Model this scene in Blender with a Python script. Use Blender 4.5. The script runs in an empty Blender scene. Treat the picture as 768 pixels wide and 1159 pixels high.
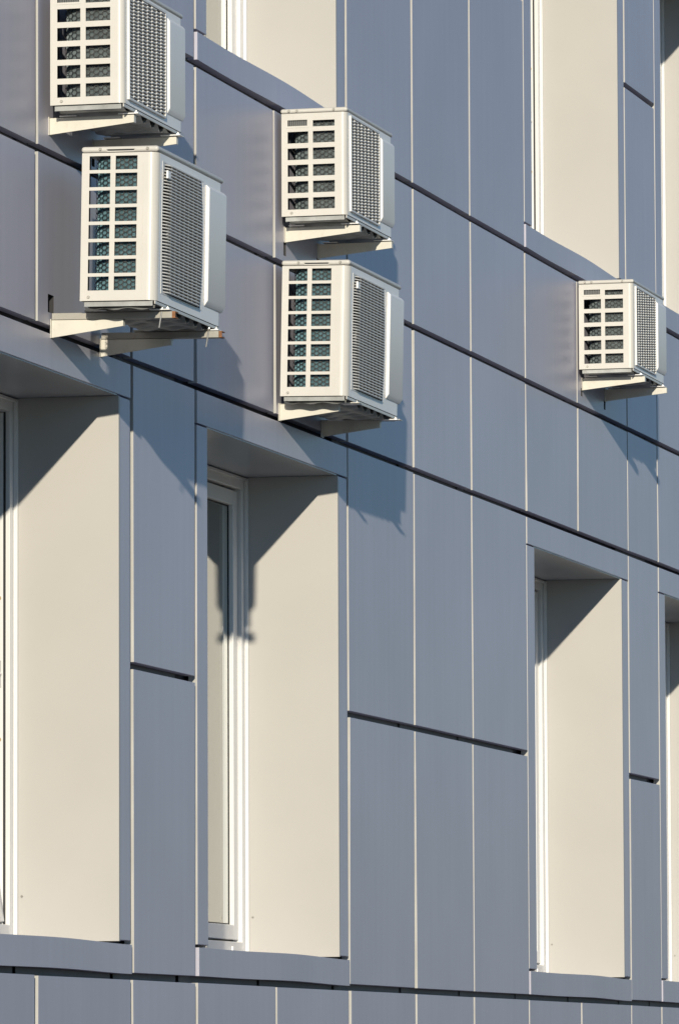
import bpy, bmesh, math, random
from mathutils import Vector, Matrix
random.seed(7)
R = math.radians
sc = bpy.context.scene
COL = sc.collection

# ------------------------------------------------------------------ materials
def mat(name, base, rough=0.5, metal=0.0, spec=0.5, var=0.06, vscale=6.0, bump=0.0, bscale=3.0,
        streak=0.0, dirt=None, dirt_amt=0.0, dirt_scale=9.0, coat=0.0):
    m = bpy.data.materials.new(name); m.use_nodes = True
    nt = m.node_tree; N = nt.nodes; L = nt.links
    p = N['Principled BSDF']
    p.inputs['Roughness'].default_value = rough
    p.inputs['Metallic'].default_value = metal
    p.inputs['Specular IOR Level'].default_value = spec
    p.inputs['Coat Weight'].default_value = coat
    p.inputs['Coat Roughness'].default_value = 0.2
    tc = N.new('ShaderNodeNewGeometry')
    no = N.new('ShaderNodeTexNoise'); no.inputs['Scale'].default_value = vscale; no.inputs['Detail'].default_value = 5
    L.new(tc.outputs['Position'], no.inputs['Vector'])
    mr = N.new('ShaderNodeMapRange'); mr.inputs['From Min'].default_value = 0.3; mr.inputs['From Max'].default_value = 0.7
    mr.inputs['To Min'].default_value = 1 - var; mr.inputs['To Max'].default_value = 1 + var
    L.new(no.outputs['Fac'], mr.inputs['Value'])
    mul = N.new('ShaderNodeMix'); mul.data_type = 'RGBA'; mul.blend_type = 'MULTIPLY'; mul.inputs['Factor'].default_value = 1
    mul.inputs[6].default_value = (*base, 1)
    L.new(mr.outputs['Result'], mul.inputs[7])
    col = mul.outputs[2]
    if streak:
        mp = N.new('ShaderNodeMapping'); mp.inputs['Scale'].default_value = (14, 14, 0.5)
        L.new(tc.outputs['Position'], mp.inputs['Vector'])
        n2 = N.new('ShaderNodeTexNoise'); n2.inputs['Scale'].default_value = 1.6; n2.inputs['Detail'].default_value = 6
        L.new(mp.outputs['Vector'], n2.inputs['Vector'])
        m2 = N.new('ShaderNodeMapRange'); m2.inputs['From Min'].default_value = 0.35; m2.inputs['From Max'].default_value = 0.75
        m2.inputs['To Min'].default_value = 1 + streak * .4; m2.inputs['To Max'].default_value = 1 - streak
        L.new(n2.outputs['Fac'], m2.inputs['Value'])
        mu = N.new('ShaderNodeMix'); mu.data_type = 'RGBA'; mu.blend_type = 'MULTIPLY'; mu.inputs['Factor'].default_value = 1
        L.new(col, mu.inputs[6]); L.new(m2.outputs['Result'], mu.inputs[7]); col = mu.outputs[2]
    if dirt:
        n3 = N.new('ShaderNodeTexNoise'); n3.inputs['Scale'].default_value = dirt_scale; n3.inputs['Detail'].default_value = 8
        n3.inputs['Roughness'].default_value = .7
        L.new(tc.outputs['Position'], n3.inputs['Vector'])
        m3 = N.new('ShaderNodeMapRange'); m3.inputs['From Min'].default_value = 0.55; m3.inputs['From Max'].default_value = 0.75
        m3.inputs['To Min'].default_value = 0; m3.inputs['To Max'].default_value = dirt_amt
        L.new(n3.outputs['Fac'], m3.inputs['Value'])
        mx = N.new('ShaderNodeMix'); mx.data_type = 'RGBA'
        L.new(m3.outputs['Result'], mx.inputs['Factor']); L.new(col, mx.inputs[6]); mx.inputs[7].default_value = (*dirt, 1)
        col = mx.outputs[2]
    if name == 'painted_cladding':
        p.inputs['Specular Tint'].default_value = (1, .88, 1, 1)
        oi = N.new('ShaderNodeObjectInfo'); m5 = N.new('ShaderNodeMapRange'); m5.inputs['To Min'].default_value = .955; m5.inputs['To Max'].default_value = 1.04
        L.new(oi.outputs['Random'], m5.inputs['Value'])
        mu5 = N.new('ShaderNodeMix'); mu5.data_type = 'RGBA'; mu5.blend_type = 'MULTIPLY'; mu5.inputs['Factor'].default_value = 1
        L.new(col, mu5.inputs[6]); L.new(m5.outputs['Result'], mu5.inputs[7]); col = mu5.outputs[2]
    L.new(col, p.inputs['Base Color'])
    if bump:
        n4 = N.new('ShaderNodeTexNoise'); n4.inputs['Scale'].default_value = bscale; n4.inputs['Detail'].default_value = 2
        L.new(tc.outputs['Position'], n4.inputs['Vector'])
        b = N.new('ShaderNodeBump'); b.inputs['Strength'].default_value = 1; b.inputs['Distance'].default_value = bump
        L.new(n4.outputs['Fac'], b.inputs['Height']); L.new(b.outputs['Normal'], p.inputs['Normal'])
    return m

M = {}
M['clad'] = mat('painted_cladding', (.443, .440, .520), .43, .0, .6, .042, 1.7, bump=.002, bscale=1.6, streak=.04)
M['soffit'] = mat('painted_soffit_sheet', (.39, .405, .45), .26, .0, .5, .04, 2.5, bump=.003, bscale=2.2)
M['rail'] = mat('grey_joint_rail', (.095, .095, .10), .6, var=.15)
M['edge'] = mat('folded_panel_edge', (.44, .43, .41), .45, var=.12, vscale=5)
M['slotshade'] = mat('slot_edge_shade', (.025, .025, .028), .8)
M['core'] = mat('dark_backing', (.09, .092, .1), .8, var=.1)
M['reveal'] = mat('cream_reveal', (.452, .435, .414), .5, spec=.35, var=.02, vscale=3, bump=.0012, bscale=2.2)
M['pvc'] = mat('white_pvc', (.71, .705, .70), .3, var=.015)
M['rubber'] = mat('black_rubber', (.012, .012, .014), .6)
M['cream'] = mat('cream_painted_steel', (.555, .535, .50), .38, var=.025, vscale=9, dirt=(.5, .44, .34), dirt_amt=.16, dirt_scale=6)
M['plastic'] = mat('pale_plastic', (.84, .83, .82), .42, var=.02)
M['grille'] = mat('grille_plastic', (.70, .685, .66), .45, var=.02)
M['darkin'] = mat('dark_inside', (.03, .031, .034), .8)
M['fan'] = mat('grey_fan_plastic', (.12, .125, .13), .5)
M['fin_a'] = mat('grey_coil_fins', (.24, .29, .31), .45, metal=.3, var=.25, vscale=30)
M['fin_b'] = mat('teal_coil_fins', (.19, .35, .41), .45, metal=.3, var=.25, vscale=30)
M['wire'] = mat('black_wire', (.018, .02, .022), .5)
M['galv'] = mat('galvanised_pan', (.30, .31, .31), .5, metal=.35, var=.25, vscale=14, dirt=(.13, .12, .1), dirt_amt=.7, dirt_scale=16)
M['brk'] = mat('cream_bracket_paint', (.6, .575, .51), .45, var=.04, vscale=12, dirt=(.36, .28, .19), dirt_amt=.4, dirt_scale=22)
M['brk_d'] = mat('weathered_bracket_paint', (.34, .325, .29), .5, var=.1, vscale=14, dirt=(.25, .2, .15), dirt_amt=.6, dirt_scale=18)
M['rust'] = mat('rusty_steel_end', (.24, .105, .045), .8, var=.4, vscale=60)
M['steel'] = mat('zinc_steel', (.5, .5, .5), .35, metal=.8, var=.1)
M['screw'] = mat('dull_screw', (.28, .27, .25), .45, metal=.6, var=.1)
M['brass'] = mat('yellow_zinc', (.5, .38, .2), .4, metal=.6, var=.1)
M['curtain'] = mat('ivory_curtain', (.80, .77, .64), .9, spec=.1, var=.03, vscale=5)
M['room'] = mat('room_paint', (.42, .41, .39), .9, var=.05)
M['ground'] = mat('paving', (.09, .09, .09), .9, var=.25, vscale=.7, dirt=(.09, .09, .085), dirt_amt=.6, dirt_scale=.15)

g = bpy.data.materials.new('window_glass'); g.use_nodes = True
N = g.node_tree.nodes; L = g.node_tree.links
for n in list(N):
    if n.type != 'OUTPUT_MATERIAL': N.remove(n)
out = [n for n in N if n.type == 'OUTPUT_MATERIAL'][0]
tr = N.new('ShaderNodeBsdfTransparent'); tr.inputs[0].default_value = (.86, .90, .87, 1)
gl = N.new('ShaderNodeBsdfGlossy'); gl.inputs['Roughness'].default_value = .0; gl.inputs[0].default_value = (.95, .97, .96, 1)
fr = N.new('ShaderNodeFresnel'); fr.inputs['IOR'].default_value = 1.5
mx = N.new('ShaderNodeMixShader')
mm = N.new('ShaderNodeMath'); mm.operation = 'MULTIPLY'; mm.inputs[1].default_value = 2.5; mm.use_clamp = True
L.new(fr.outputs[0], mm.inputs[0]); L.new(mm.outputs[0], mx.inputs[0]); L.new(tr.outputs[0], mx.inputs[1]); L.new(gl.outputs[0], mx.inputs[2]); L.new(mx.outputs[0], out.inputs[0])
M['glass'] = g

# ------------------------------------------------------------------ mesh helpers
class MB:
    def __init__(s): s.v = []; s.f = []
    def quad(s, a, b, c, d):
        i = len(s.v); s.v += [tuple(a), tuple(b), tuple(c), tuple(d)]; s.f.append((i, i+1, i+2, i+3))
    def hexa(s, p):
        i = len(s.v); s.v += [tuple(q) for q in p]
        for f in ((0, 3, 2, 1), (4, 5, 6, 7), (0, 1, 5, 4), (1, 2, 6, 5), (2, 3, 7, 6), (3, 0, 4, 7)):
            s.f.append(tuple(i+k for k in f))
    def box(s, x0, x1, y0, y1, z0, z1):
        s.hexa([(x0, y0, z0), (x1, y0, z0), (x1, y1, z0), (x0, y1, z0), (x0, y0, z1), (x1, y0, z1), (x1, y1, z1), (x0, y1, z1)])
    def ring(s, x0, x1, z0, z1, w, y0, y1, wb=None):
        wb = w if wb is None else wb
        s.box(x0, x0+w, y0, y1, z0, z1); s.box(x1-w, x1, y0, y1, z0, z1)
        s.box(x0+w, x1-w, y0, y1, z0, z0+wb); s.box(x0+w, x1-w, y0, y1, z1-w, z1)
    def plate(s, A, B, hole, P, t):
        """grid plate with holes; P(a,b,d) -> 3D, d = depth 0 front .. t back"""
        A = sorted(set(A)); B = sorted(set(B))
        na, nb = len(A)-1, len(B)-1
        solid = [[not hole((A[i]+A[i+1])/2, (B[j]+B[j+1])/2) for j in range(nb)] for i in range(na)]
        def S(i, j): return 0 <= i < na and 0 <= j < nb and solid[i][j]
        idx = {}
        def V(i, j, d):
            if (i, j, d) not in idx:
                idx[(i, j, d)] = len(s.v); s.v.append(tuple(P(A[i], B[j], t if d else 0)))
            return idx[(i, j, d)]
        for i in range(na):
            for j in range(nb):
                if not S(i, j): continue
                s.f.append((V(i, j, 0), V(i+1, j, 0), V(i+1, j+1, 0), V(i, j+1, 0)))
                s.f.append((V(i, j+1, 1), V(i+1, j+1, 1), V(i+1, j, 1), V(i, j, 1)))
                if not S(i-1, j): s.f.append((V(i, j, 1), V(i, j, 0), V(i, j+1, 0), V(i, j+1, 1)))
                if not S(i+1, j): s.f.append((V(i+1, j, 0), V(i+1, j, 1), V(i+1, j+1, 1), V(i+1, j+1, 0)))
                if not S(i, j-1): s.f.append((V(i, j, 0), V(i, j, 1), V(i+1, j, 1), V(i+1, j, 0)))
                if not S(i, j+1): s.f.append((V(i, j+1, 1), V(i, j+1, 0), V(i+1, j+1, 0), V(i+1, j+1, 1)))
    def cyl(s, c, axis, r, h, n=12, r2=None):
        r2 = r if r2 is None else r2
        a = Vector(axis).normalized(); u = a.orthogonal().normalized(); w = a.cross(u); c = Vector(c)
        i = len(s.v)
        for k in range(n):
            d = u*math.cos(2*math.pi*k/n) + w*math.sin(2*math.pi*k/n)
            s.v.append(tuple(c + d*r)); s.v.append(tuple(c + a*h + d*r2))
        for k in range(n):
            k2 = (k+1) % n
            s.f.append((i+2*k, i+2*k2, i+2*k2+1, i+2*k+1))
        s.f.append(tuple(i+2*k for k in reversed(range(n)))); s.f.append(tuple(i+2*k+1 for k in range(n)))
    def build(s, name, m, parent=None, bevel=0, seg=2, smooth=False, fixn=True):
        me = bpy.data.meshes.new(name); me.from_pydata(s.v, [], s.f); me.update()
        if fixn:
            b = bmesh.new(); b.from_mesh(me); bmesh.ops.recalc_face_normals(b, faces=b.faces); b.to_mesh(me); b.free()
        me.materials.append(M[m] if isinstance(m, str) else m)
        o = bpy.data.objects.new(name, me); COL.objects.link(o)
        if parent: o.parent = parent
        if bevel:
            bv = o.modifiers.new('Bevel', 'BEVEL'); bv.width = bevel; bv.segments = seg; bv.limit_method = 'ANGLE'; bv.angle_limit = R(40)
            bv.harden_normals = True
        if smooth or bevel:
            for p in me.polygons: p.use_smooth = True
            me.set_sharp_from_angle(angle=R(35))
        return o
def thing(name, label, cat, loc=(0, 0, 0), group=None):
    o = bpy.data.objects.new(name, None); COL.objects.link(o); o.location = loc; o.empty_display_size = .1
    o['label'] = label; o['category'] = cat
    if group: o['group'] = group
    return o

# ------------------------------------------------------------------ facade: x along the wall, y into it, z up
XS = [-8.30, -7.20, -6.13, -5.05, -3.97, -3.18, -2.12, -1.052, 0.0, 1.0, 2.02, 3.06, 4.13, 4.82, 5.90, 6.95, 8.0]
ZA, ZB, ZC, ZD, ZE = 9.183, 8.620, 8.050, 7.031, 6.000
FH = ZA - ZE
HG = .0125                                  # half the open horizontal joint
VG = {-5.05: .030, -3.97: .034, -3.18: .035, -2.12: .029, -1.052: .032, 0.0: .029, 1.0: .024, 2.02: .021, 3.06: .023, 4.13: .022, 4.82: .022}
WINS = [(-6.13, -3.97), (-3.18, -1.052), (2.02, 4.13), (4.82, 6.95)]
PIERS = [(-7.20, -6.13), (-3.97, -3.18), (-1.052, 0.0), (0.0, 1.0), (1.0, 2.02), (4.13, 4.82)]

bld = thing('office_building', 'grey metal clad office building facade with deep cream window recesses', 'building', (0, 0, 0))

def panel(x0, x1, z0, z1, slots=(), irregular=True):
    w0 = VG.get(x0, .03); w1 = VG.get(x1, .03)
    j = (lambda a: random.uniform(-a, a)) if irregular else (lambda a: 0)
    # the open joint lies on the near side of every panel; the far edge runs up to its grid line
    a0, a1 = x0 + w0/2, x1 - w1/2
    jx = [j(.0045) for _ in range(4)]; jy = [j(.0016) for _ in range(4)]; jz = [j(.0016) for _ in range(4)]
    b0, b1 = z0 + HG, z1 - HG
    def P(a, b, d):
        s = (a-a0)/(a1-a0); t = (b-b0)/(b1-b0)
        wgt = [(1-s)*(1-t), s*(1-t), (1-s)*t, s*t]
        ox = sum(w*q for w, q in zip(wgt, jx)); oy = sum(w*q for w, q in zip(wgt, jy)); oz = sum(w*q for w, q in zip(wgt, jz))
        return (a+ox, d+oy, b+oz)
    A = [a0, a1]; B = [b0, b1]
    for (h0, h1, k0, k1) in slots: A += [h0, h1]; B += [k0, k1]
    mb = MB()
    mb.plate(A, B, lambda a, b: any(h0 < a < h1 and k0 < b < k1 for h0, h1, k0, k1 in slots), P, .034)
    nf = len(mb.f); mb.box(a0-.12, a1-.1235, .036, .038, b1-.01, z1+.02)
    o = mb.build('cladding_panel', 'clad', bld, bevel=.0028, seg=2)
    o.data.materials.append(M['rail']); o.data.materials.append(M['slotshade']); o.data.materials.append(M['edge'])
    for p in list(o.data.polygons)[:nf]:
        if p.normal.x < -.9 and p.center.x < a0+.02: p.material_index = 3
    for p in list(o.data.polygons)[nf:]: p.material_index = 1
    # cut edges of bracket slots coloured black to stand in for shade inside
    for p in o.data.polygons:
        c = p.center
        if any(h0-.003 < c.x < h1+.003 and k0-.003 < c.z < k1+.003 for h0, h1, k0, k1 in slots) and c.y > .004: p.material_index = 2
    return o

bracket_slots = [(-4.925, -4.86, 8.104, 8.162), (-1.99, -1.955, 8.655, 8.705), (-1.51, -1.475, 8.655, 8.705),
                 (-4.94, -4.905, 8.63, 8.685), (-4.44, -4.405, 8.645, 8.69), (3.14, 3.175, 8.67, 8.705), (3.625, 3.66, 8.66, 8.70)]
def add_panel(x0, x1, z0, z1):
    sl = [s for s in bracket_slots if x0+.02 < s[0] and s[1] < x1-.02 and z0+.012 < s[2] and s[3] < z1-.012]
    panel(x0, x1, z0, z1, sl)
for x0, x1 in zip(XS[1:-2], XS[2:-1]):
    add_panel(x0, x1, ZE-.563, ZE)
    add_panel(x0, x1, ZC, ZB)
    add_panel(x0, x1, ZB, ZA)
    add_panel(x0, x1, ZC+FH, ZB+FH)
for x0, x1 in PIERS:
    for dz in (0, FH):
        zd = ZD+dz+(.05 if dz and -2 < x0 < 1.5 else 0)
        add_panel(x0, x1, ZE+dz, zd); add_panel(x0, x1, zd, ZC+dz)

# backing wall sheet with the window openings, and the body behind it
OP = []
for (x0, x1) in WINS:
    for dz in (0, FH): OP.append((x0+.155-.017, x1-.160+.017, 6.113-.022+dz, 7.917+.021+dz))
core = MB()
A = [-9.5, 9.5] + [v for o in OP for v in o[:2]]; B = [0.0, 16.0] + [v for o in OP for v in o[2:]]
core.plate(A, B, lambda a, b: any(o[0] < a < o[1] and o[2] < b < o[3] for o in OP), lambda a, b, d: (a, .055+d, b), .05)
core.build('wall', 'core', bld)
body = MB()
body.quad((-9.5, .11, 0), (-9.5, 9, 0), (-9.5, 9, 16), (-9.5, .11, 16)); body.quad((9.5, .11, 0), (9.5, 9, 0), (9.5, 9, 16), (9.5, .11, 16))
body.quad((-9.5, 9, 0), (9.5, 9, 0), (9.5, 9, 16), (-9.5, 9, 16))
body.build('outer_wall', 'clad', bld)
rf = MB(); rf.box(-9.6, 9.6, -.1, 9.1, 16.002, 16.2); rf.build('roof', 'core', bld)

YB = .345
def rot_tilt(mb, zc, yc, ang):
    c, s = math.cos(ang), math.sin(ang)
    mb.v = [(x, yc + (y-yc)*c + (z-zc)*s, zc + (z-zc)*c - (y-yc)*s) for x, y, z in mb.v]
def window(x0, x1, dz, tilted=False):
    u0, u1, v0, v1 = x0+.155, x1-.160, 6.113+dz, 7.917+dz
    t0 = x0 + VG.get(x0, .03)/2; t1 = x1 - VG.get(x1, .03)/2
    fr_ = MB(); fr_.ring(u0, u1, v0, v1, .046, YB+.015, YB+.085, .056)
    w = fr_.build('window', 'pvc', bld, bevel=.003)
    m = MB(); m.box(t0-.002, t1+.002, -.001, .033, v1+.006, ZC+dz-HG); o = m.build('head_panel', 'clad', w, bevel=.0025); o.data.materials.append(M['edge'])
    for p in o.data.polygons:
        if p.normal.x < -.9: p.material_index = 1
    m = MB()
    for a, b, dl in ((t0, u0-.002, .012), (u1+.003, t1, .006)):
        m = MB(); m.box(a, b, .001, .034, v0+dl*.6, v1+.001)
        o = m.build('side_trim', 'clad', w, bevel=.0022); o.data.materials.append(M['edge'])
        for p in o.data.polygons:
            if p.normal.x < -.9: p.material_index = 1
    # sill: slightly bowed sheet
    m = MB(); n = 14; xa, xb = t0, t1+.004
    def bow(s): return -.006*math.sin(s*7.5+.4)*s - .004*s
    for k in range(n):
        s0, s1 = k/n, (k+1)/n
        p = lambda s, y, z: (xa+(xb-xa)*s, y, z)
        zb0, zb1 = ZE+dz+HG+bow(s0)*.6, ZE+dz+HG+bow(s1)*.6
        zt0, zt1 = v0-.003+bow(s0)*.7, v0-.003+bow(s1)*.7
        y0, y1 = -.004+.003*math.sin(s0*9), -.004+.003*math.sin(s1*9)
        m.quad(p(s0, y0, zb0), p(s1, y1, zb1), p(s1, y1, zt1), p(s0, y0, zt0))
        m.quad(p(s0, y0, zt0), p(s1, y1, zt1), p(s1, YB+.02, v0-.001), p(s0, YB+.02, v0-.001))
        m.quad(p(s0, y0, zb0), p(s0, .034, zb0), p(s1, .034, zb1), p(s1, y1, zb1))
    for s, q in ((0, xa), (1, xb)):
        zb, zt = ZE+dz+HG+bow(s)*.6, v0-.003+bow(s)*.7
        m.quad((q, -.004+.003*math.sin(s*9), zb), (q, .034, zb), (q, .034, zt), (q, -.004+.003*math.sin(s*9), zt))
    o = m.build('sill', 'clad', w)
    for p in o.data.polygons: p.use_smooth = True
    o.data.set_sharp_from_angle(angle=R(35))
    for a, b in ((u0-.016, u0), (u1, u1+.016)):
        m = MB(); m.box(a, b, -.0015 if a > u0 else .003, YB+.02, v0-.0005, v1+.002); m.build('reveal', 'reveal', w, bevel=.0015)
    m = MB(); m.box(u0-.002, u1+.002, .004, YB+.02, v1+.0025, v1+.02); m.build('soffit', 'soffit', w)
    m = MB(); m.box(u1-.012, u1-.0005, YB, YB+.0145, v0+.002, v1-.002); m.box(u0+.0005, u0+.012, YB, YB+.0145, v0+.002, v1-.002); m.box(u0+.014, u1-.014, YB+.003, YB+.0145, v1-.012, v1-.002)
    m.build('frame_trim', 'pvc', w, bevel=.0015)
    zc, yc, an = v0+.06, YB+.04, R(6.5) if tilted else 0
    a0, a1, b0, b1 = u0+.054, u1-.054, v0+.064, v1-.054
    sa = MB(); sa.ring(a0, a1, b0, b1, .056, YB+.030, YB+.085)
    ga = MB(); ga.ring(u0+.047, u1-.047, v0+.057, v1-.047, .008, YB+.052, YB+.058)
    gb = MB(); gb.ring(a0+.0565, a1-.0565, b0+.0565, b1-.0565, .005, YB+.0475, YB+.0520)
    pn = MB(); pn.quad((a0+.058, YB+.05, b0+.058), (a1-.058, YB+.05, b0+.058), (a1-.058, YB+.05, b1-.058), (a0+.058, YB+.05, b1-.058))
    if tilted:
        for q in (sa, gb, pn): rot_tilt(q, zc, yc, an)
        fl = MB()
        fl.box(u1-.056, u1-.0465, YB+.036, YB+.14, v0+.05, v1-.05)
        fl.build('frame_rebate', 'pvc', w, bevel=.002)
        gk = MB(); gk.box(u1-.055, u1-.0462, YB+.0300, YB+.0358, v0+.058, v1-.048); gk.build('frame_gasket', 'rubber', w)
        kf, sf = (.49, (.37, .63)) if dz == 0 else (.405, (.276, .54))
        for k in sf:
            zk = v0+(v1-v0)*k
            st = MB(); st.cyl((u1-.0561, YB+.050, zk), (-1, 0, 0), .008, .003, 10); st.build('strike_screw', 'brass', w)
        st = MB(); zk = v0+(v1-v0)*kf
        st.box(u1-.0585, u1-.0562, YB+.042, YB+.058, zk-.045, zk+.045); st.cyl((u1-.0586, YB+.049, zk), (-1, 0, 0), .009, .008, 12)
        st.build('strike_plate', 'steel', w, bevel=.002)
    sa.build('sash', 'pvc', w, bevel=.004); ga.build('frame_gasket', 'rubber', w); gb.build('glazing_gasket', 'rubber', w)
    pn.build('pane', 'glass', w, fixn=False)
    ca = MB(); ca.box(u1-.21, u1-.195, YB+.007, YB+.0145, v0+.022, v0+.038); ca.build('drain_cap', 'plastic', w, bevel=.002)
    sw = MB(); sw.cyl((u1, YB-.012, v0+.15), (-1, 0, 0), .004, .003, 8); sw.build('trim_screw', 'screw', w)
    # the room behind the glass
    rm = MB(); ya, yb_ = YB+.09, 2.6
    rm.quad((u0-.2, yb_, v0-.7), (u1+.3, yb_, v0-.7), (u1+.3, yb_, v1+.3), (u0-.2, yb_, v1+.3))
    for q in (u0-.2, u1+.3): rm.quad((q, ya, v0-.7), (q, yb_, v0-.7), (q, yb_, v1+.3), (q, ya, v1+.3))
    for q in (v0-.7, v1+.3): rm.quad((u0-.2, ya, q), (u1+.3, ya, q), (u1+.3, yb_, q), (u0-.2, yb_, q))
    rm.build('room', 'room', w)
    return u0, u1, v0, v1
for k, (x0, x1) in enumerate(WINS):
    for dz in (0, FH):
        window(x0, x1, dz, tilted=(k == 0 and dz == 0) or (k == 2 and dz > 0))
def curtain(x0, x1, dz, label):
    u0, u1, v0, v1 = x0+.155, x1-.160, 6.113+dz, 7.917+dz
    n = 260; m = MB(); xa, xb = u0+.06, u1-.075
    def y(s): return YB+.155 + .022*math.sin(s*46+1.5*math.sin(s*9)) + .008*math.sin(s*117)
    for k in range(n):
        s0, s1 = k/n, (k+1)/n
        m.quad((xa+(xb-xa)*s0, y(s0), v0-.1), (xa+(xb-xa)*s1, y(s1), v0-.1), (xa+(xb-xa)*s1, y(s1), v1-.02), (xa+(xb-xa)*s0, y(s0), v1-.02))
    i = {}
    o = m.build('curtain', 'curtain', None, fixn=False)
    b = bmesh.new(); b.from_mesh(o.data); bmesh.ops.remove_doubles(b, verts=b.verts, dist=1e-5); b.to_mesh(o.data); b.free()
    for p in o.data.polygons: p.use_smooth = True
    sd = o.modifiers.new('Solidify', 'SOLIDIFY'); sd.thickness = .002
    o['label'] = label; o['category'] = 'curtain'; o['group'] = 'curtains behind the window glass'
curtain(-3.18, -1.052, 0, 'pale ivory curtain behind the glass of the tall window below the air conditioners')
curtain(-3.18, -1.052, FH, 'pale ivory curtain behind the window cut by the top edge, above the air conditioners')

# ------------------------------------------------------------------ outdoor units
def unit(kind, uc, yb, zc, label, lean=0):
    """zc: height of the lower edge of the casing; origin at the underside of the base pan"""
    if kind == 'A': W, D, H, LID = .685, .245, .395, .018
    else: W, D, H, LID = .780, .250, .495, .021
    PAN = .024 if kind == 'A' else .022
    t = thing('air_conditioner', label, 'air conditioner', (uc, yb, zc-PAN+D*math.sin(R(lean))), 'outdoor air conditioner units on the facade')
    t.rotation_euler = (R(lean), 0, 0)
    z0, z1 = PAN, PAN+H; xl, xr = -W/2, W/2; r = .021 if kind == 'A' else .030; th = .0022
    ztop = z1 - LID
    # --- casing: near side with openings, rounded corners, front with grille opening, far side
    c = MB()
    if kind == 'A':
        cols = [(.095, .41), (.482, .815)]
        holes = [(cols[1][0], cols[1][1], z1-.068, z1-.045), (.095, .395, z1-.064, z1-.042)]
        for k in range(5):
            zt = z1-.085-.0608*k
            for a, b in cols: holes.append((a, b, zt-.0425, zt))
    else:
        cols = [(.100, .378), (.446, .735)]
        holes = []
        for k in range(8):
            zt = z1-.031-.0552*k
            for a, b in cols: holes.append((a, b, zt-.0445, zt))
    A_ = [0, 1-r/D] + [v for h in holes for v in h[:2]]; B_ = [z0, ztop] + [v for h in holes for v in h[2:]]
    c.plate(A_, B_, lambda a, b: any(h[0] < a < h[1] and h[2] < b < h[3] for h in holes),
            lambda a, b, d: (xl+d, -a*D, b), th)
    for sx, xe in ((1, xl), (-1, xr)):
        n = 8
        for k in range(n):
            for dd in (0, th):
                P = []
                for q in (k, k+1):
                    an = q/n*math.pi/2
                    P.append((xe + sx*(r-(r-dd)*math.cos(an)), -D+r-(r-dd)*math.sin(an)))
                (ax, ay), (bx, by) = P
                c.quad((ax, ay, z0), (bx, by, z0), (bx, by, ztop), (ax, ay, ztop))
    if kind == 'A':
        gx0, gx1, gz0, gz1 = xl+.042, xl+.462, z0+.020, z1-.032
        cx0, cx1, cz0, cz1 = xl+.495, xr+.002, z0+.035, z1-.040
        prot = .011
    else:
        gx0, gx1, gz0, gz1 = xl+.060, xl+.535, z0+.030, z1-.045
        cx0, cx1, cz0, cz1 = xl+.565, xr+.003, z0+.045, z1-.048
        prot = .014
    fp = MB()
    fp.plate([xl+r+.0008, gx0, gx1, xr-r-.0008], [z0, gz0, gz1, ztop], lambda a, b: gx0 < a < gx1 and gz0 < b < gz1,
            lambda a, b, d: (a, -D+d, b), th)
    fp.build('front_panel', 'plastic', t)
    c.box(xr-th, xr, -D+r, 0, z0, ztop)
    c.box(xl+.02, xr-.02, -D+.03, -.012, ztop-.006, ztop-.003)
    ca = c.build('casing', 'cream', t, smooth=True)
    bk = MB(); bk.box(xl+.003, xl+.085, -.0045, -.0025, z0, ztop-.002); bk.build('back_flange_shade', 'fan' if yb < -.1 else 'darkin', t)  # flange added to block daylight; its dark colour stands in for inside shade
    # --- lid
    m = MB(); m.box(xl-.0028, xr+.0028, -D-.003, .004, ztop+.0012, z1); m.build('lid', 'cream', t, bevel=.008 if kind == 'A' else .012, seg=4)
    # lower front flange and base pan with ribbed underside
    m = MB(); m.box(xl+.006, xr-.006, -D+.002, -D+.006, z0-.012, z0-.0016)
    m.build('front_flange', 'cream', t, bevel=.001)
    m = MB(); nx, ny = 120, 26; sp_ = .245 if kind == 'A' else .29
    px0, px1, py0, py1 = xl+.012, xr-.012, -D+.012, -.012
    def hz(i, j):
        x = i/nx; y = j/ny
        xx = px0+(px1-px0)*x; clear = min(1, max(0, (min(abs(xx-sp_), abs(xx+sp_))-.05)/.02))
        ribs = .5+.5*math.sin(xx*2*math.pi/.098 + 1.2*math.sin(y*4)); ribs = ribs*ribs*(3-2*ribs)
        cross = .5+.5*math.sin(y*2*math.pi*2.6+xx*3)
        return z0-.007-(PAN-.007)*.55*ribs - clear*(.014*ribs*(.55+.45*cross))
    for i in range(nx+1):
        for j in range(ny+1): m.v.append((px0+(px1-px0)*i/nx, py0+(py1-py0)*j/ny, hz(i, j)))
    for i in range(nx):
        for j in range(ny):
            a = i*(ny+1)+j; m.f.append((a, a+ny+1, a+ny+2, a+1))
    k0 = len(m.v)
    for (x, y) in ((px0, py0), (px1, py0), (px1, py1), (px0, py1)): m.v.append((x, y, z0-.0005))
    # skirts
    m.box(px0-.002, px0, py0, py1, z0-.017, z0-.0005); m.box(px1, px1+.002, py0, py1, z0-.017, z0-.0005)
    m.f.append((k0, k0+1, k0+2, k0+3))
    m.build('base_pan', 'galv', t, smooth=True)
    # --- grille
    m = MB()
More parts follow.
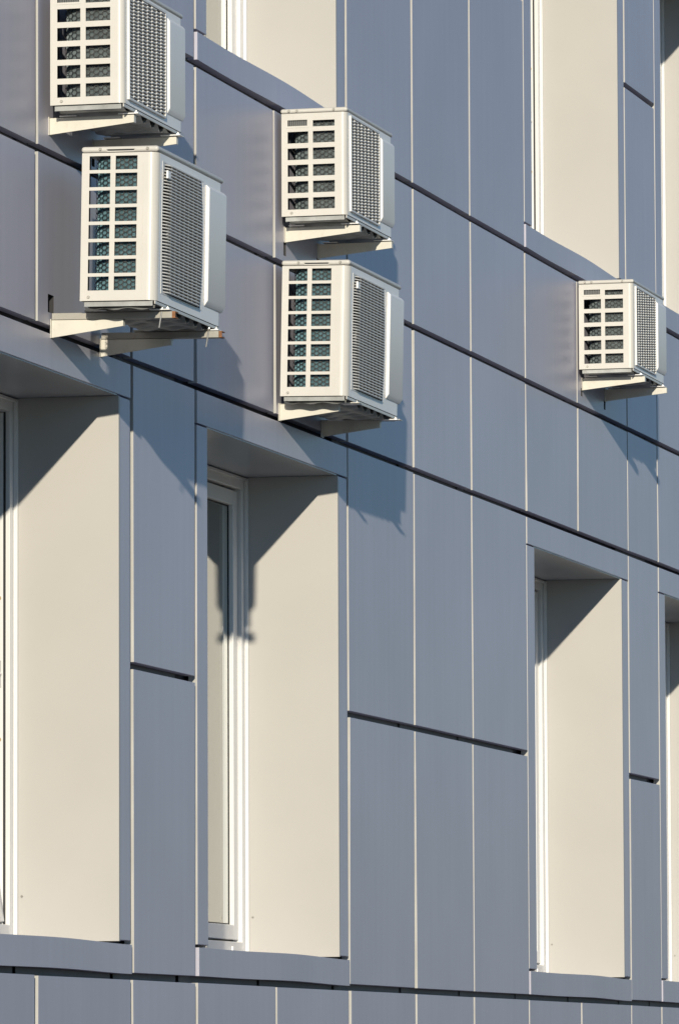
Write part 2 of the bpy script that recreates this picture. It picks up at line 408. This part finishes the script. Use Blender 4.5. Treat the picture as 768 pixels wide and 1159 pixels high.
    if kind == 'A':
        yo = -D-.008
        m.ring(gx0-.004, gx1+.004, gz0-.004, gz1+.004, .0065, yo, -D+.001)
        ns = 31
        for k in range(1, ns):
            zk = gz0+(gz1-gz0)*k/ns
            nseg = 8
            for q in range(nseg):                    # every cell sags a little between the ribs
                xa = gx0+(gx1-gx0)*q/nseg; xb = gx0+(gx1-gx0)*(q+1)/nseg
                dzq = .0026 if q % 2 else -.0026
                m.box(xa+.0016, xb-.0016, yo+.0005, yo+.010, zk-.0016+dzq, zk+.0016+dzq)
        for q in range(1, 8):
            xq = gx0+(gx1-gx0)*q/8
            m.box(xq-.0016, xq+.0016, yo+.002, yo+.0062, gz0, gz1)
    else:
        ns = 40
        def edge(z):
            s = (z-gz0)/(gz1-gz0); b = .022*(1-4*(s-.5)**2)
            return gx0+.022-b, gx1-.022+b
        def yp(x, a, b):
            d = min(x-a, b-x); q = max(0, min(1, d/.05)); return -D+.004-.017*math.sin(q*math.pi/2)
        for k in range(ns+1):
            zk = gz0+.006+(gz1-gz0-.012)*k/ns
            a, b = edge(zk)
            pts = [a, a+.008, a+.018, a+.03, a+.05] + [a+.05+(b-a-.1)*q/6 for q in range(1, 6)] + [b-.05, b-.03, b-.018, b-.008, b]
            for p, q in zip(pts[:-1], pts[1:]):
                y0_, y1_ = yp(p, a, b), yp(q, a, b)
                m.hexa([(p, y0_, zk-.0016), (q, y1_, zk-.0016), (q, y1_+.009, zk-.0016), (p, y0_+.009, zk-.0016),
                        (p, y0_, zk+.0016), (q, y1_, zk+.0016), (q, y1_+.009, zk+.0016), (p, y0_+.009, zk+.0016)])
        for q in range(1, 8):
            xq = gx0+.03+(gx1-gx0-.06)*q/8
            m.box(xq-.0014, xq+.0014, -D-.0085, -D-.0045, gz0+.006, gz1-.006)
        m.ring(gx0-.003, gx1+.003, gz0-.003, gz1+.003, .005, -D-.001, -D+.003)
        # filler cheeks between the bowed slat ends and the square rim
        nz = 24
        for k in range(nz):
            za, zb_ = gz0+(gz1-gz0)*k/nz, gz0+(gz1-gz0)*(k+1)/nz
            a0, b0 = edge(za); a1, b1 = edge(zb_)
            m.quad((gx0, -D-.0005, za), (a0+.001, -D-.0005, za), (a1+.001, -D-.0005, zb_), (gx0, -D-.0005, zb_))
            m.quad((b0-.001, -D-.0005, za), (gx1, -D-.0005, za), (gx1, -D-.0005, zb_), (b1-.001, -D-.0005, zb_))
    m.build('grille', 'grille', t)
    if kind == 'B':
        m = MB(); m.box(gx0+.012, gx0+.045, -D-.0155, -D-.008, gz1-.052, gz1-.026); m.build('badge', 'plastic', t, bevel=.002)
    # --- service cover
    m = MB(); ch = .020
    m.hexa([(cx0, -D-.0006, cz0), (cx0+.003, -D-prot, cz0+ch), (cx1-.004, -D-prot, cz0+ch), (cx1, -D-.0006, cz0),
            (cx0, -D-.0006, cz1), (cx0+.003, -D-prot, cz1-.012), (cx1-.004, -D-prot, cz1-.012), (cx1, -D-.0006, cz1)])
    m.box(cx0+.09, cx1-.001, -D-.0004, -D+.07, cz0+.002, cz1-.002) if kind == 'B' else None
    m.build('service_cover', 'plastic', t, bevel=.004, seg=3)
    # --- fan in its dark chamber
    m = MB(); fx, fz = (gx0+gx1)/2, (gz0+gz1)/2; fr2 = min(gx1-gx0, gz1-gz0)/2*.94
    m.cyl((fx, -D+.05, fz), (0, -1, 0), .05, .03, 24, .042)
    for b in range(3):
        a0 = b*2*math.pi/3+.3; nseg = 8
        for k in range(nseg):
            for rr in range(4):
                P = []
                for (kk, q) in ((k, rr), (k+1, rr), (k+1, rr+1), (k, rr+1)):
                    an = a0+kk/nseg*1.5+.25*q/4; ra = .045+(fr2-.045)*q/4
                    P.append((fx+ra*math.cos(an), -D+.065-.035*kk/nseg, fz+ra*math.sin(an)))
                m.quad(*P)
    m.build('fan', 'fan', t, smooth=True, fixn=False)
    m = MB(); m.box(xl+.15, xr-.01, -.06, -.055, z0+.002, ztop-.008); m.box(gx1+.02, gx1+.023, -D+.01, -.06, z0+.002, ztop-.008)
    m.box(xl+.02, xr-.02, -D+.02, -.02, z0+.001, z0+.003)
    m.build('partition', 'darkin', t)
    # --- condenser coil: fins along an L-shaped path, and the wire guard in front
    R0 = .066; off = .030
    def path(s, o):
        """s from the front end of the side towards the back; o offset outward"""
        L1 = D*.90-off-R0-.0
        rr = R0+o
        xs_, ys_ = xl+.026+R0, -off-R0
        if s < L1: return (xl+.026-o, -D*.90+s), (-1, 0)
        s -= L1
        if s < R0*math.pi/2:
            an = s/R0
            return (xs_-rr*math.cos(an), ys_+rr*math.sin(an)), (-math.cos(an), math.sin(an))
        s -= R0*math.pi/2
        return (xs_+s, -off+o), (0, 1)
    L_side = D*.90-off-R0; L_arc = R0*math.pi/2; L_tot = L_side+L_arc+W-.32
    m = MB(); s = 0.0; zf0, zf1 = z0+.006, ztop-.012
    while s < L_side+L_arc+.03:
        (x, y), (nx_, ny_) = path(s, 0); dpt = .022
        x2, y2 = x-nx_*dpt, y-ny_*dpt; tx, ty = -ny_*.0004, nx_*.0004
        m.hexa([(x-tx, y-ty, zf0), (x+tx, y+ty, zf0), (x2+tx, y2+ty, zf0), (x2-tx, y2-ty, zf0),
                (x-tx, y-ty, zf1), (x+tx, y+ty, zf1), (x2+tx, y2+ty, zf1), (x2-tx, y2-ty, zf1)])
        s += .0036
    m.build('coil', 'fin_a' if kind == 'A' else 'fin_b', t, fixn=False)
    m = MB(); n = 40
    for k in range(n):
        (xa, ya), (na, nb) = path(L_tot*k/n, -.021); (xb_, yb2), _ = path(L_tot*(k+1)/n, -.021)
        m.quad((xa, ya, zf0), (xb_, yb2, zf0), (xb_, yb2, zf1), (xa, ya, zf1))
    m.build('coil_core', 'darkin', t, fixn=False)
    m = MB(); hw, hh = (.0185, .0160) if kind == 'B' else (.0195, .0185)
    wire = .0029 if kind == 'B' else .0026
    def seg(p, q):
        (sa_, za), (sb, zb_) = p, q
        if not (0 <= sa_ < L_side+L_arc+.02 and 0 <= sb < L_side+L_arc+.02): return
        if min(za, zb_) < zf0 or max(za, zb_) > zf1: return
        ds, dz_ = sb-sa_, zb_-za; l = math.hypot(ds, dz_); ns_, nz_ = -dz_/l*wire/2, ds/l*wire/2
        P = []
        for (ss, zz) in ((sa_+ns_, za+nz_), (sb+ns_, zb_+nz_), (sb-ns_, zb_-nz_), (sa_-ns_, za-nz_)):
            (x, y), _ = path(max(0, ss), .006); P.append((x, y, zz))
        m.quad(*P)
    for i in range(int((L_side+L_arc)/(hw*.75))+2):
        for j in range(int(H/hh)+2):
            cx = i*hw*.75; cz = zf0 + j*hh + (hh/2 if i % 2 else 0)
            hp = [(cx+hw/2*a_, cz+hh/2*b_) for a_, b_ in ((1, 0), (.5, 1), (-.5, 1), (-1, 0))]
            seg(hp[0], hp[1]); seg(hp[1], hp[2]); seg(hp[2], hp[3])
    m.build('coil_guard', 'wire', t, fixn=False)
    # --- small fittings
    if kind == 'A':
        m = MB(); zt, zb_ = z1-.042, z1-.064; ya, yb2 = -D*.095, -D*.395
        m.box(xl+.014, xl+.016, yb2, ya, zb_, zt)
        for k in range(9):
            yk = ya+(yb2-ya)*(k+.6)/9.6; m.box(xl+.004, xl+.0138, yk-.0016, yk+.0016, zb_, zt)
        m.build('vent_louvre', 'fan', t)
        m = MB(); m.box(xl-.0012, xl-.0001, -D*.42, -D*.075, z1-.071, z1-.0685); m.build('pressed_edge', 'cream', t)
        sp = [(.115, z1-.009), (.235, z1-.009), (.80, z1-.009), (.15, z0+.012)]
    else:
        m = MB(); m.box(xl-.0075, xl-.0029, -D*.70, -D*.33, ztop+.010, ztop+.013); m.box(xl-.0045, xl-.003, -D*.70, -D*.33, ztop+.002, ztop+.0055)
        m.build('handle_lip', 'cream', t, bevel=.001)
        m = MB(); m.box(xl-.0034, xl-.0029, -D*.69, -D*.34, ztop+.0056, ztop+.0098); m.build('handle_slot', 'darkin', t)
        m = MB(); m.box(xl-.0010, xl-.0001, -D*.818, -D*.812, z0+.035, ztop-.03); m.build('pressed_line', 'cream', t)
        sp = [(.24, z1-.010), (.865, z1-.010), (.11, z0+.012)]
    for f, z in sp:
        m = MB(); on_lid = z > ztop
        x = xl-.0028 if on_lid else xl
        m.cyl((x+.0005, -D*f, z), (-1, 0, 0), .0055, .003, 12, .0045); o = m.build('screw', 'screw', t)
    # --- mounting feet under the pan
    for sx in (-sp_, sp_):
        m = MB(); m.box(sx-.012, sx+.034, -D-.022, -D+.045, .0006, .004); m.build('foot', 'plastic', t, bevel=.0008)
        m = MB(); m.box(sx-.012, sx+.034, -.06, -.004, .0006, .004); m.build('foot', 'plastic', t, bevel=.0008)
        m = MB(); m.cyl((sx+.006, -D-.010, .0042), (0, 0, 1), .006, .004, 6); m.cyl((sx+.006, -D-.010, .0082), (0, 0, 1), .0028, .006, 8); m.build('foot_bolt', 'steel', t)
    return t

unit('A', -4.67, -.034, 8.757, 'air conditioner cut by the top edge, upper one of the left column')
unit('B', -4.62, -.131, 8.121, 'large eight-row air conditioner held away from the wall on long rust-tipped rails', 1.0)
unit('A', -1.734, -.017, 8.785, 'small five-row air conditioner directly above another, larger one in the middle column')
unit('B', -1.76, -.028, 8.115, 'large eight-row air conditioner mounted close to the wall under a smaller one', 1.2)
unit('A', 3.39, -.012, 8.777, 'small air conditioner hanging alone at the far right, farthest from camera')

# ------------------------------------------------------------------ wall brackets
def bracket(style, u, z, label):
    """z: height of its top; origin on the wall"""
    t = thing('wall_bracket', label, 'bracket', (u, 0, z-.06+(.006 if style != 'A' else 0)), 'steel brackets carrying the air conditioners')
    top = .06
    t.rotation_euler = (R(1.0) if style != 'A' else 0, 0, 0)
    L_ = {'A': .285, 'B': .225, 'C': .242}[style]; h0 = {'A': .054, 'B': .060, 'C': .057}[style]; h1 = {'A': .024, 'B': .028, 'C': .022}[style]
    tz = top-.002 if style != 'C' else top-.023
    paint = 'brk'
    m = MB()
    m.hexa([(-.0015, -.004, tz-h0), (.0015, -.004, tz-h0), (.0015, -L_, tz-h1), (-.0015, -L_, tz-h1),
            (-.0015, -.004, tz), (.0015, -.004, tz), (.0015, -L_, tz), (-.0015, -L_, tz)])
    m.box(.0018, .034, -L_, -.004, tz-.003, tz)
    m.box(.0018, .022, -L_, -L_+.003, tz-h1, tz-.0032)
    m.build('arm', paint, t, bevel=.0008)
    m = MB(); m.box(-.006, .030, -.0035, -.0006, tz-h0-.001, tz+.004); m.build('base_plate', paint, t, bevel=.0008)
    m = MB(); m.cyl((.017, -.0036, tz-h0*.55), (0, -1, 0), .008, .007, 6); m.cyl((.017, -.0106, tz-h0*.55), (0, -1, 0), .004, .01, 8)
    m.build('anchor_bolt', 'screw', t)
    if style == 'B':
        m = MB(); m.box(-.004, .036, -.302, -.006, top-.0016, top+.0016); m.build('rail', paint, t, bevel=.0006)
    if style == 'C':
        m = MB(); m.box(-.006, -.003, -.405, -.006, top-.022, top-.001); m.box(-.003, .032, -.405, -.006, top-.004, top-.001); m.box(-.003, .032, -.405, -.006, top-.022, top-.019)
        m.build('rail', 'brk_d', t, bevel=.0008)
        m = MB(); m.box(-.006, -.003, -.416, -.4055, top-.022, top-.001); m.box(-.003, .032, -.416, -.4055, top-.004, top-.001); m.box(-.003, .032, -.416, -.4055, top-.022, top-.019)
        m.build('rusty_end', 'rust', t)
        m = MB(); m.box(-.010, .040, -.375, -.115, top+.0006, top+.0060); m.build('packing_plate', 'brk_d', t, bevel=.0006)
        m = MB(); m.cyl((-.010, -.372, top-.002), (.10, .18, -1), .0026, .052, 8); m.cyl((-.010, -.372, top+.0062), (0, 0, 1), .006, .006, 6); m.build('hanging_bolt', 'steel', t)
    return t
BR = [('A', -4.919, 8.733, 'near bracket under the air conditioner cut by the top edge'),
      ('A', -4.423, 8.733, 'far shaded bracket under the air conditioner cut by the top edge'),
      ('C', -4.899, 8.098, 'near long bracket with rust-tipped rail under the large left air conditioner'),
      ('C', -4.343, 8.098, 'far long bracket with rust-tipped rail under the large left air conditioner'),
      ('A', -1.976, 8.760, 'near bracket under the small upper air conditioner of the middle pair'),
      ('A', -1.496, 8.760, 'far bracket under the small upper air conditioner of the middle pair'),
      ('B', -2.067, 8.096, 'near bracket under the large lower air conditioner of the middle pair'),
      ('B', -1.454, 8.096, 'far shaded bracket under the large lower air conditioner of the middle pair'),
      ('A', 3.155, 8.752, 'near bracket under the lone air conditioner at the far right'),
      ('A', 3.640, 8.752, 'far bracket under the lone air conditioner at the far right')]
for b in BR: bracket(*b)

# ------------------------------------------------------------------ ground
m = MB(); m.quad((-1500, -1500, 0), (1500, -1500, 0), (1500, 1500, 0), (-1500, 1500, 0))
o = m.build('ground', 'ground'); o['kind'] = 'structure'; o['label'] = 'grey paved ground in front of the building'

# ------------------------------------------------------------------ light
sund = Vector((4.225, 1.0, -1.05)).normalized()
s = bpy.data.lights.new('sun', 'SUN'); s.energy = 4.6; s.angle = R(.53); s.color = (1.0, .91, .735)
so = bpy.data.objects.new('sun', s); COL.objects.link(so)
so.rotation_euler = sund.to_track_quat('-Z', 'Y').to_euler(); so.location = (-30, -12, 20)
el = math.asin(-sund.z); az = math.atan2(-sund.x, -sund.y)
w = bpy.data.worlds.new('World'); sc.world = w; w.use_nodes = True
N = w.node_tree.nodes; L = w.node_tree.links
sk = N.new('ShaderNodeTexSky'); sk.sky_type = 'NISHITA'; sk.sun_disc = False
sk.sun_elevation = el; sk.sun_rotation = az % (2*math.pi); sk.altitude = 100; sk.air_density = 1.0; sk.dust_density = 0; sk.ozone_density = 4.4
L.new(sk.outputs[0], N['Background'].inputs[0]); N['Background'].inputs[1].default_value = .118

# ------------------------------------------------------------------ camera
cd = bpy.data.cameras.new('camera'); cam = bpy.data.objects.new('camera', cd); COL.objects.link(cam)
y_, p_, r_ = R(14.35581095), R(5.11012793), R(-.22809154)
f = Vector((math.cos(p_)*math.cos(y_), math.cos(p_)*math.sin(y_), math.sin(p_)))
rt = Vector((math.sin(y_), -math.cos(y_), 0)); up = rt.cross(f)
X = rt*math.cos(r_)+up*math.sin(r_); Y = up*math.cos(r_)-rt*math.sin(r_)
mw = Matrix((( X.x, Y.x, -f.x, -24.25918306), (X.y, Y.y, -f.y, -5.90667733), (X.z, Y.z, -f.z, 5.65281502), (0, 0, 0, 1)))
cam.matrix_world = mw
cd.sensor_fit = 'HORIZONTAL'; cd.sensor_width = 36; cd.lens = 7200/768*36; cd.clip_start = .5; cd.clip_end = 5000
sc.camera = cam
sc.view_settings.view_transform = 'Standard'; sc.view_settings.look = 'None'; sc.view_settings.exposure = 0; sc.view_settings.gamma = 1
sc.view_settings.use_curve_mapping = False
sc.render.engine = 'CYCLES'; sc.cycles.max_bounces = 8; sc.cycles.use_denoising = True
sc.render.resolution_x = 678; sc.render.resolution_y = 1024
